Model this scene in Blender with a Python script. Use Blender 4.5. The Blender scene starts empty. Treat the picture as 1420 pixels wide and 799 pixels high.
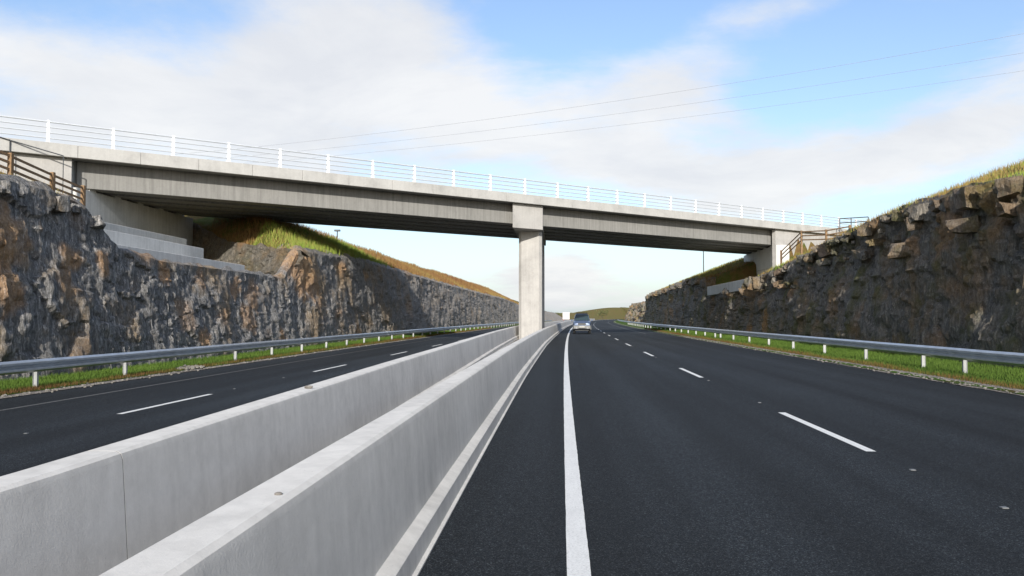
import bpy, bmesh, math, random
import numpy as np
from mathutils import Vector, noise
random.seed(7)
rng = np.random.default_rng(7)
S = bpy.context.scene
COL = S.collection

# ---------------------------------------------------------------- camera
YAW = math.atan(67/1136.0); PITCH = math.atan(40.5/1136.0); CAM_Z = 1.6; F = 1136.0
cam_d = bpy.data.cameras.new('camera'); cam = bpy.data.objects.new('camera', cam_d); COL.objects.link(cam)
cam_d.sensor_width = 36.0; cam_d.lens = 28.8; cam_d.clip_start = 0.05; cam_d.clip_end = 20000
cam.location = (0, 0, CAM_Z); cam.rotation_euler = (math.pi/2 + PITCH, 0, YAW)
S.camera = cam
S.render.resolution_x = 1024; S.render.resolution_y = 576

# ---------------------------------------------------------------- sun and sky
SUN = Vector((0.07, -2.5, 1.0)).normalized()
sun_d = bpy.data.lights.new('sun', 'SUN'); sun = bpy.data.objects.new('sun', sun_d); COL.objects.link(sun)
sun_d.energy = 5.0; sun_d.angle = math.radians(0.6); sun_d.color = (1.0, 0.95, 0.87)
sun.rotation_euler = SUN.to_track_quat('Z', 'Y').to_euler()
W = bpy.data.worlds.new('World'); S.world = W; W.use_nodes = True
wt = W.node_tree; wt.nodes.clear()
def N(t, typ, **k):
    n = t.nodes.new(typ)
    for a, b in k.items(): setattr(n, a, b)
    return n
def L(t, a, b): t.links.new(a, b)
def mth(t, op, a, b=None, c=None, clamp=False):
    n = N(t, 'ShaderNodeMath', operation=op, use_clamp=clamp)
    for i, v in enumerate((a, b, c)):
        if v is None: continue
        if isinstance(v, (int, float)): n.inputs[i].default_value = v
        else: L(t, v, n.inputs[i])
    return n.outputs[0]
sky = N(wt, 'ShaderNodeTexSky', sky_type='NISHITA', sun_disc=False)
sky.sun_elevation = math.asin(SUN.z); sky.sun_rotation = math.atan2(SUN.x, SUN.y)
sky.air_density = 1.0; sky.dust_density = 1.4; sky.ozone_density = 1.6; sky.altitude = 0
tc = N(wt, 'ShaderNodeTexCoord'); sp = N(wt, 'ShaderNodeSeparateXYZ'); L(wt, tc.outputs['Generated'], sp.inputs[0])
zc = mth(wt, 'ADD', mth(wt, 'MAXIMUM', sp.outputs[2], 0.0), 0.16)
cb = N(wt, 'ShaderNodeCombineXYZ')
L(wt, mth(wt, 'DIVIDE', sp.outputs[0], zc), cb.inputs[0]); L(wt, mth(wt, 'DIVIDE', sp.outputs[1], zc), cb.inputs[1])
az = mth(wt, 'MULTIPLY', mth(wt, 'ARCTAN2', sp.outputs[0], sp.outputs[1]), 57.2958)
el = mth(wt, 'MULTIPLY', mth(wt, 'ARCSINE', sp.outputs[2]), 57.2958)
def cnoise(scale, detail, rough, off, dist=0.0):
    m = N(wt, 'ShaderNodeMapping'); m.inputs['Location'].default_value = off; L(wt, cb.outputs[0], m.inputs[0])
    n = N(wt, 'ShaderNodeTexNoise'); n.inputs['Scale'].default_value = scale; n.inputs['Detail'].default_value = detail
    n.inputs['Roughness'].default_value = rough; n.inputs['Distortion'].default_value = dist
    L(wt, m.outputs[0], n.inputs['Vector']); return n.outputs[0]
n1 = cnoise(0.85, 10, 0.62, (3.1, 1.7, 0), 0.3)
n2 = cnoise(2.6, 6, 0.6, (9.1, 4.2, 0))
dens = mth(wt, 'ADD', mth(wt, 'MULTIPLY', n1, 0.72), mth(wt, 'MULTIPLY', n2, 0.30))
# individual cloud banks standing in this sky: azimuth, elevation, half sizes (degrees), strength
for (a0, e0, sa, se, w_, tilt) in ((-14, 16, 9, 6, .26, 0), (-26, 12.5, 11, 3.2, .17, .05), (-3, 13.5, 9, 4, .22, -.15), (6, 11.5, 7, 3, .16, 0), (8, 16, 7, 2.0, .17, .1), (22, 10.5, 8, 2.2, .22, .1), (13, 9.0, 5, 2.4, .18, .1),
                                   (23.5, 20.6, 3, 1.1, .2, 0), (14, 19.8, 5, 1.0, .12, .1), (-.5, 3.2, 4.5, 1.9, .34, 0), (-45, 15, 10, 5, .2, 0), (38, 13, 8, 4, .2, 0),
                                   (-33, 18.5, 6, 2.4, -.14, 0), (-36, 13, 5, 1.6, -.14, 0), (-23.5, 20, 4, 1.4, -.08, 0), (2, 20.6, 8, 2.0, -.2, 0), (22, 16, 9, 3, -.17, 0), (25, 6.5, 8, 1.8, -.2, 0), (-12, 4.5, 10, 2.4, -.16, 0), (3, 7.5, 5, 1.4, -.12, 0), (-2, 5.0, 40, 2.0, -.13, 0)):
    da = mth(wt, 'SUBTRACT', az, a0); de = mth(wt, 'SUBTRACT', mth(wt, 'SUBTRACT', el, e0), mth(wt, 'MULTIPLY', da, tilt))
    q = mth(wt, 'ADD', mth(wt, 'POWER', mth(wt, 'ABSOLUTE', mth(wt, 'DIVIDE', da, sa)), 2.0), mth(wt, 'POWER', mth(wt, 'ABSOLUTE', mth(wt, 'DIVIDE', de, se)), 2.0))
    dens = mth(wt, 'ADD', dens, mth(wt, 'MULTIPLY', mth(wt, 'EXPONENT', mth(wt, 'MULTIPLY', q, -1.0)), w_))
cr = N(wt, 'ShaderNodeValToRGB'); L(wt, dens, cr.inputs[0])
cr.color_ramp.elements[0].position = 0.445; cr.color_ramp.elements[0].color = (0, 0, 0, 1)
cr.color_ramp.elements[1].position = 0.70; cr.color_ramp.elements[1].color = (1, 1, 1, 1)
cr.color_ramp.interpolation = 'EASE'
cc = N(wt, 'ShaderNodeValToRGB'); L(wt, cnoise(1.5, 8, 0.62, (5, 2, 0), .3), cc.inputs[0])
cc.color_ramp.elements[0].position = 0.36; cc.color_ramp.elements[0].color = (6.5, 6.6, 6.85, 1)
cc.color_ramp.elements[1].position = 0.62; cc.color_ramp.elements[1].color = (7.6, 7.6, 7.6, 1)
# thin bright veil toward the horizon, all the way round
veil = mth(wt, 'MULTIPLY', mth(wt, 'EXPONENT', mth(wt, 'MULTIPLY', mth(wt, 'MAXIMUM', el, 0.0), -1/6.0)), 0.5)
veil = mth(wt, 'ADD', veil, .04)
mv = N(wt, 'ShaderNodeMix', data_type='RGBA'); L(wt, veil, mv.inputs[0])
gain = N(wt, 'ShaderNodeMix', data_type='RGBA', blend_type='MULTIPLY'); gain.inputs[0].default_value = 1.0
L(wt, sky.outputs[0], gain.inputs[6]); gain.inputs[7].default_value = (1.58, 1.62, 1.74, 1)
L(wt, gain.outputs[2], mv.inputs[6]); mv.inputs[7].default_value = (5.9, 7.0, 7.8, 1)
mx = N(wt, 'ShaderNodeMix', data_type='RGBA'); L(wt, mth(wt, 'MULTIPLY', cr.outputs[0], 0.93), mx.inputs[0]); L(wt, mv.outputs[2], mx.inputs[6]); L(wt, cc.outputs[0], mx.inputs[7])
bg = N(wt, 'ShaderNodeBackground'); bg.inputs[1].default_value = 0.1; L(wt, mx.outputs[2], bg.inputs[0])
wo = N(wt, 'ShaderNodeOutputWorld'); L(wt, bg.outputs[0], wo.inputs[0])
S.view_settings.view_transform = 'Standard'; S.view_settings.look = 'None'; S.view_settings.exposure = 0.3; S.view_settings.gamma = 1.0
S.view_settings.use_curve_mapping = False

# ---------------------------------------------------------------- helpers
def cx(y): return y*y/9000.0 if y > 0 else 0.0            # the motorway bends gently to the right
def RP(u, y, z=0.0): return Vector((u + cx(y), y, z))
def at(px, py, d):                                          # pixel + depth along the camera axis -> point
    r = (px-710)/F*d; z = CAM_Z + (440-py)/F*d
    return Vector((r*math.cos(YAW) - d*math.sin(YAW), r*math.sin(YAW) + d*math.cos(YAW), z))
def interp(k, v): return float(np.interp(v, [a for a, b in k], [b for a, b in k]))
def mesh_obj(name, verts, faces, mat=None, parent=None, smooth=False):
    me = bpy.data.meshes.new(name); me.from_pydata([tuple(v) for v in verts], [], faces); me.update()
    if smooth: me.polygons.foreach_set('use_smooth', [True]*len(me.polygons))
    if mat: me.materials.append(mat)
    return link(name, me, parent)
def link(name, me, parent=None):
    o = bpy.data.objects.new(name, me); COL.objects.link(o)
    if parent: o.parent = parent
    return o
def tag(o, label=None, cat=None, group=None, kind=None):
    if label: o['label'] = label
    if cat: o['category'] = cat
    if group: o['group'] = group
    if kind: o['kind'] = kind
    return o
def empty(name, loc=(0, 0, 0), rz=0.0):
    o = bpy.data.objects.new(name, None); COL.objects.link(o); o.location = loc; o.rotation_euler = (0, 0, rz); o.empty_display_size = 0.3; return o
class MB:
    def __init__(s): s.v = []; s.f = []
    def hexa(s, p):                       # 8 points: bottom ring then top ring, counter-clockwise from above
        b = len(s.v); s.v += [Vector(q) for q in p]
        s.f += [(b+3, b+2, b+1, b), (b+4, b+5, b+6, b+7)] + [(b+i, b+(i+1) % 4, b+4+(i+1) % 4, b+4+i) for i in range(4)]; return s
    def box(s, x0, x1, y0, y1, z0, z1):
        return s.hexa([(x0, y0, z0), (x1, y0, z0), (x1, y1, z0), (x0, y1, z0), (x0, y0, z1), (x1, y0, z1), (x1, y1, z1), (x0, y1, z1)])
    def bar(s, a, b, w, h=None, up=Vector((0, 0, 1))):
        a = Vector(a); b = Vector(b); h = h or w; d = (b-a).normalized(); r = d.cross(up)
        if r.length < 1e-4: r = d.cross(Vector((0, 1, 0)))
        r.normalize(); u = r.cross(d); r *= w/2; u *= h/2
        k = len(s.v); s.v += [a-r-u, a+r-u, a+r+u, a-r+u, b-r-u, b+r-u, b+r+u, b-r+u]
        s.f += [(k, k+1, k+2, k+3), (k+7, k+6, k+5, k+4)] + [(k+i, k+4+i, k+4+(i+1) % 4, k+(i+1) % 4) for i in range(4)]; return s
    def tube(s, pts, r, n=8, close=True):
        pts = [Vector(p) for p in pts]; k = len(s.v)
        for i, p in enumerate(pts):
            d = (pts[min(i+1, len(pts)-1)] - pts[max(i-1, 0)]).normalized(); a = d.cross(Vector((0, 0, 1)))
            if a.length < 1e-3: a = d.cross(Vector((0, 1, 0)))
            a.normalize(); b = a.cross(d); rr = r[i] if isinstance(r, (list, tuple)) else r
            s.v += [p + a*math.cos(t)*rr + b*math.sin(t)*rr for t in [2*math.pi*j/n for j in range(n)]]
        for i in range(len(pts)-1):
            for j in range(n): s.f.append((k+i*n+j, k+i*n+(j+1) % n, k+(i+1)*n+(j+1) % n, k+(i+1)*n+j))
        if close: s.f += [tuple(k+j for j in range(n))[::-1], tuple(k+(len(pts)-1)*n+j for j in range(n))]
        return s
    def sweep(s, profile, path, capped=True):   # profile list of (o,z); path list of (point, side vector)
        k = len(s.v); n = len(profile)
        for p, sd in path: s.v += [Vector(p) + Vector(sd)*o + Vector((0, 0, z)) for o, z in profile]
        for i in range(len(path)-1):
            for j in range(n): s.f.append((k+i*n+j, k+(i+1)*n+j, k+(i+1)*n+(j+1) % n, k+i*n+(j+1) % n))
        if capped: s.f += [tuple(k+j for j in range(n)), tuple(k+(len(path)-1)*n+j for j in range(n))[::-1]]
        return s
    def build(s, name, mat, parent=None, bevel=0.0, smooth=False, seg=2):
        me = bpy.data.meshes.new(name); me.from_pydata([tuple(v) for v in s.v], [], s.f)
        bm = bmesh.new(); bm.from_mesh(me); bmesh.ops.recalc_face_normals(bm, faces=bm.faces)
        if bevel: bmesh.ops.bevel(bm, geom=[e for e in bm.edges if len(e.link_faces) == 2 and e.calc_face_angle(0) > .35], offset=bevel, segments=seg, affect='EDGES', profile=.5, clamp_overlap=True)
        bm.to_mesh(me); bm.free()
        if smooth: me.polygons.foreach_set('use_smooth', [True]*len(me.polygons))
        me.materials.append(mat); return link(name, me, parent)

# ---------------------------------------------------------------- materials
def material(name, rough=0.8, metal=0.0, spec=0.5):
    m = bpy.data.materials.new(name); m.use_nodes = True; t = m.node_tree; b = t.nodes['Principled BSDF']
    b.inputs['Roughness'].default_value = rough; b.inputs['Metallic'].default_value = metal; b.inputs['Specular IOR Level'].default_value = spec
    return m, t, b
def coords(t, scale=(1, 1, 1), obj=False, rot=(0, 0, 0)):
    m = N(t, 'ShaderNodeMapping'); m.inputs['Scale'].default_value = scale; m.inputs['Rotation'].default_value = rot
    if obj: L(t, N(t, 'ShaderNodeTexCoord').outputs['Object'], m.inputs[0])
    else: L(t, N(t, 'ShaderNodeNewGeometry').outputs['Position'], m.inputs[0])
    return m.outputs[0]
def tex(t, vec, scale, detail=6, rough=.55, dist=0.0):
    n = N(t, 'ShaderNodeTexNoise'); n.inputs['Scale'].default_value = scale; n.inputs['Detail'].default_value = detail
    n.inputs['Roughness'].default_value = rough; n.inputs['Distortion'].default_value = dist; L(t, vec, n.inputs['Vector']); return n.outputs[0]
def ramp(t, fac, *stops):
    r = N(t, 'ShaderNodeValToRGB'); L(t, fac, r.inputs[0]); e = r.color_ramp.elements
    while len(e) < len(stops): e.new(.5)
    for i, (p, c) in enumerate(stops): e[i].position = p; e[i].color = (*c, 1) if len(c) == 3 else c
    return r.outputs[0]
def mixc(t, fac, a, b, mode='MIX'):
    n = N(t, 'ShaderNodeMix', data_type='RGBA', blend_type=mode)
    for i, v in ((0, fac), (6, a), (7, b)):
        if isinstance(v, (int, float)): n.inputs[i].default_value = v
        elif isinstance(v, tuple): n.inputs[i].default_value = (*v, 1)
        else: L(t, v, n.inputs[i])
    return n.outputs[2]
def bump(t, b, h, strength, dist=0.02):
    n = N(t, 'ShaderNodeBump'); n.inputs['Strength'].default_value = strength; n.inputs['Distance'].default_value = dist
    L(t, h, n.inputs['Height']); L(t, n.outputs[0], b.inputs['Normal'])
G = lambda v: (v, v, v)

def concrete_mat(name, base, warm=(1, .985, .95), streak=.35, grain=1.0):
    m, t, b = material(name, .88, spec=.3)
    c = coords(t); col = lambda k: tuple(base*k*w for w in warm)
    big = tex(t, c, .7, 7, .68)
    a = ramp(t, big, (.3, col(.76)), (.5, col(1.0)), (.7, col(1.12)))
    st = tex(t, coords(t, (4.0, 4.0, .22)), 1.6, 5, .62)
    a = mixc(t, streak, a, ramp(t, st, (.32, col(.62)), (.55, col(1.0)), (.75, col(1.22))))
    a = mixc(t, .55, a, ramp(t, tex(t, c, 9, 6, .7), (.3, G(.82)), (.6, G(1.0)), (.8, G(1.1))), 'MULTIPLY')
    pits = ramp(t, tex(t, c, 55*grain, 3, .6), (.24, G(.62)), (.34, G(1.0)))
    a = mixc(t, .6, a, pits, 'MULTIPLY')
    L(t, a, b.inputs['Base Color'])
    bump(t, b, tex(t, c, 60*grain, 6, .7), .25, .01); return m
M = {}
M['barrier'] = concrete_mat('barrier_concrete', .62, (1, .965, .90), .25)
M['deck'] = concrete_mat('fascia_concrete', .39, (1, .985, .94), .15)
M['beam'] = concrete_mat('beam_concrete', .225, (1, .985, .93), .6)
M['pier'] = concrete_mat('pier_concrete', .37, (1, .97, .92), .22)
M['abut'] = concrete_mat('abutment_concrete', .58, (1, .99, .95), .35)

m, t, b = material('asphalt', .82, spec=.22); M['asphalt'] = m
c = coords(t); sp_ = tex(t, c, 85, 3, .8)
vo = N(t, 'ShaderNodeTexVoronoi'); vo.inputs['Scale'].default_value = 120; L(t, c, vo.inputs['Vector']); sv = N(t, 'ShaderNodeSeparateColor'); L(t, vo.outputs['Color'], sv.inputs[0])
band = tex(t, coords(t, (1, .012, 1)), 1.1, 4, .5); blot = tex(t, coords(t, (1, .25, 1)), .35, 5, .6); mid = tex(t, c, 14, 6, .75)
a = ramp(t, sv.outputs[0], (0, (.0015, .0024, .0034)), (.55, (.0085, .0115, .0148)), (.86, (.020, .0245, .029)), (1, (.06, .066, .072)))
a = mixc(t, .8, a, ramp(t, sp_, (.3, G(.35)), (.5, G(1.0)), (.7, G(2.2))), 'MULTIPLY')
a = mixc(t, .7, a, ramp(t, mid, (.3, G(.55)), (.7, G(1.6))), 'MULTIPLY')
a = mixc(t, .8, a, ramp(t, band, (.35, G(.62)), (.65, G(1.6))), 'MULTIPLY')
a = mixc(t, .7, a, ramp(t, blot, (.3, G(.7)), (.7, G(1.35))), 'MULTIPLY')
L(t, a, b.inputs['Base Color']); bump(t, b, sp_, 1.0, .012)
m, t, b = material('road_paint', .7); M['paint'] = m
c = coords(t); a = ramp(t, tex(t, c, 70, 5, .7), (.30, G(.34)), (.42, (.62, .62, .60)), (.7, (.76, .76, .74)))
a = mixc(t, .5, a, ramp(t, tex(t, coords(t, (1, .3, 1)), 6, 5, .6), (.3, G(.8)), (.6, G(1))), 'MULTIPLY'); L(t, a, b.inputs['Base Color']); bump(t, b, tex(t, c, 95, 2, .7), .35, .005)
m, t, b = material('faded_paint', .8); M['faded'] = m
L(t, ramp(t, tex(t, coords(t), 40, 6, .7), (.42, G(.03)), (.62, G(.17))), b.inputs['Base Color'])
m, t, b = material('gravel', .95); M['gravel'] = m
c = coords(t); v_ = N(t, 'ShaderNodeTexVoronoi'); v_.inputs['Scale'].default_value = 28; L(t, c, v_.inputs['Vector'])
a = mixc(t, .7, ramp(t, tex(t, c, 3, 6, .7), (.35, (.09, .075, .055)), (.65, (.34, .31, .28))), ramp(t, v_.outputs['Color'], (.2, G(.45)), (.8, G(1.3))), 'MULTIPLY'); L(t, a, b.inputs['Base Color']); bump(t, b, v_.outputs['Distance'], .8, .03)
m, t, b = material('stone', .9); M['stone'] = m
L(t, ramp(t, tex(t, coords(t), 14, 6, .65), (.3, (.08, .075, .07)), (.7, (.27, .25, .22))), b.inputs['Base Color'])

# turf: vertex-free, colour by position
def turf_mat(name, stops, scale):
    m, t, b = material(name, .95, spec=.15); c = coords(t)
    a = ramp(t, tex(t, c, scale, 6, .65), *stops); a = mixc(t, .6, a, ramp(t, tex(t, c, 14, 5, .7), (.3, G(.55)), (.7, G(1.35))), 'MULTIPLY')
    L(t, a, b.inputs['Base Color']); bump(t, b, tex(t, c, 25, 6, .7), .9, .08); return m
M['verge'] = turf_mat('verge_turf', ((.30, (.10, .062, .028)), (.45, (.055, .10, .012)), (.7, (.07, .15, .014))), 1.3)
M['land'] = turf_mat('land_turf', ((.30, (.12, .062, .028)), (.46, (.17, .115, .04)), (.58, (.09, .115, .022)), (.72, (.16, .14, .045))), .55)
def blade_mat(name, stops):
    m, t, b = material(name, .75, spec=.2); g = N(t, 'ShaderNodeAttribute', attribute_name='tone')
    L(t, ramp(t, g.outputs['Fac'], *stops), b.inputs['Base Color']); return m
M['green_blade'] = blade_mat('verge_blades', ((0, (.10, .055, .02)), (.22, (.11, .10, .02)), (.4, (.045, .085, .012)), (1, (.08, .135, .02))))
M['gold_blade'] = blade_mat('bank_blades', ((0, (.15, .065, .03)), (.35, (.21, .125, .045)), (.65, (.26, .20, .065)), (1, (.17, .24, .035))))

def rock_mat(name, k, streakw, green=0.0, tint=(1, 1, 1)):
    m, t, b = material(name, .9, spec=.25); c = coords(t)
    g = N(t, 'ShaderNodeAttribute', attribute_name='ochre')
    a = ramp(t, tex(t, c, .8, 8, .68, .4), (.28, (.058*k, .060*k, .064*k)), (.48, (.155*k, .152*k, .150*k)), (.62, (.21*k, .195*k, .175*k)), (.78, (.33*k, .30*k, .26*k)))
    st = tex(t, coords(t, (6.0, 6.0, .95)), 1.9, 8, .74, .6)
    a = mixc(t, streakw, a, ramp(t, st, (.34, (.03*k, .032*k, .036*k)), (.47, (.115*k, .117*k, .12*k)), (.56, (.23*k, .23*k, .235*k)), (.67, (.55*k, .54*k, .53*k))))
    mo = ramp(t, tex(t, c, .33, 6, .62), (.5, G(0)), (.63, G(1)))
    a = mixc(t, mth(t, 'MULTIPLY', mo, .55), a, ramp(t, tex(t, c, 3.2, 6, .7), (.3, (.10*k, .07*k, .035*k)), (.7, (.36*k, .25*k, .13*k))))
    if green: a = mixc(t, mth(t, 'MULTIPLY', ramp(t, tex(t, c, .6, 5, .65), (.5, G(0)), (.66, G(1))), green), a, (.10*k, .105*k, .04*k))
    och = ramp(t, tex(t, c, 2.6, 7, .7), (.3, (.20*k, .10*k, .035*k)), (.55, (.40*k, .225*k, .09*k)), (.75, (.56*k, .42*k, .28*k)))
    a = mixc(t, mth(t, 'MULTIPLY', g.outputs['Fac'], .58), a, och)
    a = mixc(t, .75, a, ramp(t, tex(t, c, 16, 6, .75), (.3, G(.5)), (.7, G(1.45))), 'MULTIPLY')
    gp = N(t, 'ShaderNodeAttribute', attribute_name='pale'); a = mixc(t, mth(t, 'MULTIPLY', gp.outputs['Fac'], .5), a, ramp(t, tex(t, c, 1.1, 7, .7), (.3, (.15, .145, .14)), (.5, (.33, .30, .27)), (.7, (.56, .50, .43))))  # far sunlit stretch of the left face, its light mixed into the colour
    a = mixc(t, 1.0, a, tint, 'MULTIPLY')
    L(t, a, b.inputs['Base Color'])
    bump(t, b, mth(t, 'ADD', tex(t, c, 5, 9, .72), mth(t, 'MULTIPLY', st, .8)), .9, .16); return m
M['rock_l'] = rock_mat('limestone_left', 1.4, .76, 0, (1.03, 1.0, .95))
M['rock_r'] = rock_mat('limestone_right', .95, .5, .8, (1.08, 1.0, .86))
M['rock_shade'] = rock_mat('limestone_shade', .72, .5, .3, (1.08, 1.0, .85))  # darker limestone: shade of the left recess put into the colour

def simple(name, col, rough=.6, metal=0.0, var=.25, scale=12, spec=.5):
    m, t, b = material(name, rough, metal, spec); n = tex(t, coords(t), scale, 5, .65)
    L(t, ramp(t, n, (.3, tuple(c*(1-var) for c in col)), (.7, tuple(c*(1+var) for c in col))), b.inputs['Base Color']); return m
M['galv'] = simple('galvanised_rail', (.52, .55, .58), .42, .75, .15, 3)
M['post'] = simple('galvanised_post', (.34, .35, .35), .55, .3, .15, 4)
M['parapet'] = simple('parapet_metal', (.82, .83, .84), .6, .0, .08, 4)
M['prail'] = simple('parapet_rail_metal', (.52, .55, .58), .5, .2, .08, 4)
M['wood'] = simple('fence_timber', (.21, .135, .075), .85, 0, .35, 9, .2)
M['dark'] = simple('dark_steel', (.06, .065, .07), .5, .3, .2)
M['bark'] = simple('bark', (.09, .07, .05), .9)
M['leaf'] = blade_mat('leaves', ((0, (.06, .07, .03)), (1, (.15, .15, .06))))
M['wire'] = simple('wire', (.22, .23, .25), .6)
M['car'] = simple('car_paint', (.105, .14, .22), .3, .5, .03)
M['trim'] = simple('car_lower_trim', (.15, .155, .155), .5, .2, .05)
M['black'] = simple('black_plastic', (.02, .02, .022), .6)
M['tyre'] = simple('tyre', (.02, .02, .02), .9)
M['white'] = simple('white_panel', (.58, .56, .55), .45, 0, .04)
M['lamp'] = simple('lamp_lens', (.3, .31, .34), .25, .3, .03)
M['red'] = simple('red_lens', (.5, .03, .02), .3)
M['plate'] = simple('number_plate', (.36, .36, .34), .5, 0, .04)
M['amber'] = simple('amber_lens', (.6, .25, .03), .3)
m, t, b = material('glass_dark', .08, spec=.8); b.inputs['Base Color'].default_value = (.03, .05, .055, 1); M['glass'] = m

# ---------------------------------------------------------------- bridge frame
FR0 = at(62.2, 440, 41.0); FR0.z = 0                       # front fascia line at the first post in view
DDIR = Vector((math.sin(math.radians(50.93)), math.cos(math.radians(50.93)), 0))   # along the deck
DB = Vector((-DDIR.y, DDIR.x, 0))                          # away from the camera, across the deck
SP = 3.0; DW = 11.1; ZTOP = 10.42; ZFAS = 9.77; ZBEAM = 8.38; OVER = 1.1
def DP(tt, q, z): return FR0 + DDIR*tt + DB*q + Vector((0, 0, z))
def t_at_x(x, q): return (x - FR0.x - DB.x*q)/DDIR.x       # where the deck line at offset q meets a wall parallel to the road
XL, XR = -24.9, 20.0

# ---------------------------------------------------------------- land
ZL = [(-80, 5.2), (20, 5.35), (24, 5.35), (25.3, 5.1), (26.2, 4.5), (27.2, 3.95), (30, 3.72), (43.6, 3.72), (44.8, 4.4), (46, 5.4), (60, 5.8), (100, 5.6), (170, 5.4), (230, 5.0), (300, 4.6), (400, 3.6), (440, .5), (520, .0), (9000, 0)]
ZR = [(-80, 5.6), (15, 5.65), (24, 5.75), (29, 5.95), (36, 6.0), (43, 5.6), (50, 5.0), (56, 4.7), (62, 4.3), (84, 4.2), (85.5, 5.4), (95, 5.9), (112, 5.8), (158, 5.6), (166, 4.7), (180, 4.9), (250, 5.8), (300, 6.3), (450, 6.8), (600, 6.2), (700, 3), (760, .5), (9000, 0)]
UL, UR = -15.2, 13.9
def ULf(Y): return UL - 5*smooth(170, 300, Y)
def URf(Y): return UR + 2.4*smooth(160, 172, Y)
def smooth(a, b, x):
    k = min(1, max(0, (x-a)/(b-a))); return k*k*(3-2*k)
HILL = at(893, 440, 770)
def H(X, Y):
    u = X - cx(Y)
    UL_, UR_ = ULf(Y), URf(Y)
    if UL_ < u < UR_ and Y < 640: return -.6
    P_ = Vector((X, Y, 0)) - FR0; q = P_.dot(DB); lo = P_.dot(DDIR)
    far = smooth(560, 1100, Y)
    if u <= UL_:
        lat = UL_ - u; e = interp(ZL, Y)
        if 26.6 < Y < 46.1 + .86*lat and lat < 10.9: h = 3.7
        elif Y <= 46.2: h = min(e + lat*.25, 7.7) if Y < 26.6 else min(4.0 + (lat-10.9)*1.5, 7.6)
        else: h = min(e + lat*.47, max(e, (7.9 + .75*(1-smooth(54, 66, Y)))*(1-smooth(270, 440, Y)) + .4)) + .02*min(lat, 60)
        yl = 46.1 + .86*min(lat, 16)
        if 46 < Y < yl + 6 and lat < 17: h = min(h, 5.3 + .16*lat + .25*max(0, lat-7) + .7*max(0, Y-yl))
    else:
        lat = max(0, u - UR_); e = interp(ZR, Y) if u > UR_ - .01 else 0.0
        if 61 < Y < 85 and lat < 5.6: h = 4.15
        else: h = min(e + lat*.36, max(e, 9.0*(1-smooth(150, 320, Y)) + .4)) + .015*min(lat, 60)
    if lat > .8 and not (h < 4.2 and Y < 90): h += .35*noise.noise((X*.13, Y*.13, 3.0))*min(1, (lat-.8)/3) + .12*noise.noise((X*.7, Y*.7, 1.0))
    if (X < XL - .9 or X > XR + 1.0):
        if q > .45 and q < DW - .4: h = max(h, 9.6)
        elif q >= DW - .4: h = max(h, 9.6 - (q-DW+.4)*.5)
        elif lo < -26 or lo > 84: h = max(h, 9.6 - (.45-q)*.6)
    if far > 0 or lat > 80:
        k = max(far, smooth(80, 400, lat)); h = h*(1-k) + k*(4 + 9*noise.noise((X*.0016, Y*.0016, 7.7)) + 3*noise.noise((X*.006, Y*.006, 2.1)) + 6*smooth(900, 2600, Y))
    if Y > 520: h += 11*math.exp(-((X-HILL.x)/46)**2 - ((Y-HILL.y)/85)**2)
    return h
us = sorted(set([-6000, -3500, -2200, -1400, -900, -600, -400, -270, -190, -140, -105, -82, -66, -55] + [-47 + .55*i for i in range(58)] + [UL-.05, UL+.02, -12, -6, 0, 5, 10, UR-.02, UR+.05] + [14.1 + .55*i for i in range(60)] + [50, 60, 72, 90, 115, 150, 200, 280, 400, 600, 900, 1400, 2200, 3500, 6000]))
us = [u for u in us if not (UL-.04 < u < UL+.01)]
vs = []; y = -90.0
while y < 6000:
    vs.append(y); y += 6 if y < -6 else (.7 if y < 100 else .7 + (y-100)*.022)
gv = []; gf = []
for yy in vs:
    for u in us:
        X = u + min(cx(yy), 40); h = H(X, yy) if cx(yy) < 40 else H(u + cx(yy), yy)
        if ULf(yy) - 1.2 < u < URf(yy) + 1.1 and yy < (420 if u < 0 else 640): h = -.6                 # the cutting: rock faces stand in front of this step
        gv.append((X, yy, h))
nu = len(us)
for j in range(len(vs)-1):
    for i in range(nu-1): gf.append((j*nu+i, j*nu+i+1, (j+1)*nu+i+1, (j+1)*nu+i))
ground = tag(mesh_obj('ground', gv, gf, M['land'], smooth=True), kind='structure')

# ---------------------------------------------------------------- rock faces
def vlist(a, b, near, k):
    o = []; y = a
    while y < b: o.append(y); y += max(near, y*k)
    return o + [b]
def rock_disp(p, seed, amp, chunk=1.0):
    s = Vector((seed*13.7, seed*5.1, 0))
    q = Vector((p[0]*.9, p[1]*.9, p[2]*1.1)) + s
    d = .55*noise.noise(q*.28) + .22*noise.noise(q*.9)
    w = q + Vector((noise.noise(q*1.3), noise.noise(q*1.3 + Vector((9, 0, 0))), noise.noise(q*1.3 + Vector((0, 9, 0)))))*.35
    for sc, a1, cr_ in ((Vector((.55, .55, .8)), .42, .16), (Vector((1.5, 1.5, 1.7)), .17, .08)):
        v = Vector((w.x*sc.x, w.y*sc.y, w.z*sc.z)); ds, pts = noise.voronoi(v)
        d += a1*chunk*(noise.cell(pts[0]*7.3) - .5)
        g = ds[1]-ds[0]
        if g < .07: d -= cr_*(.4 + .6*chunk)*(1-g/.07)
    d += .22*noise.noise(Vector((p[0]*2.6, p[1]*2.6, p[2]*.22)) + s) + .12*noise.noise(Vector((p[0]*6.5, p[1]*6.5, p[2]*.5)) + s) + .17*noise.noise(q*3.1) + .14*noise.noise(q*7.3) + .10*noise.noise(q*13.0)
    return d*amp
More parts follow.
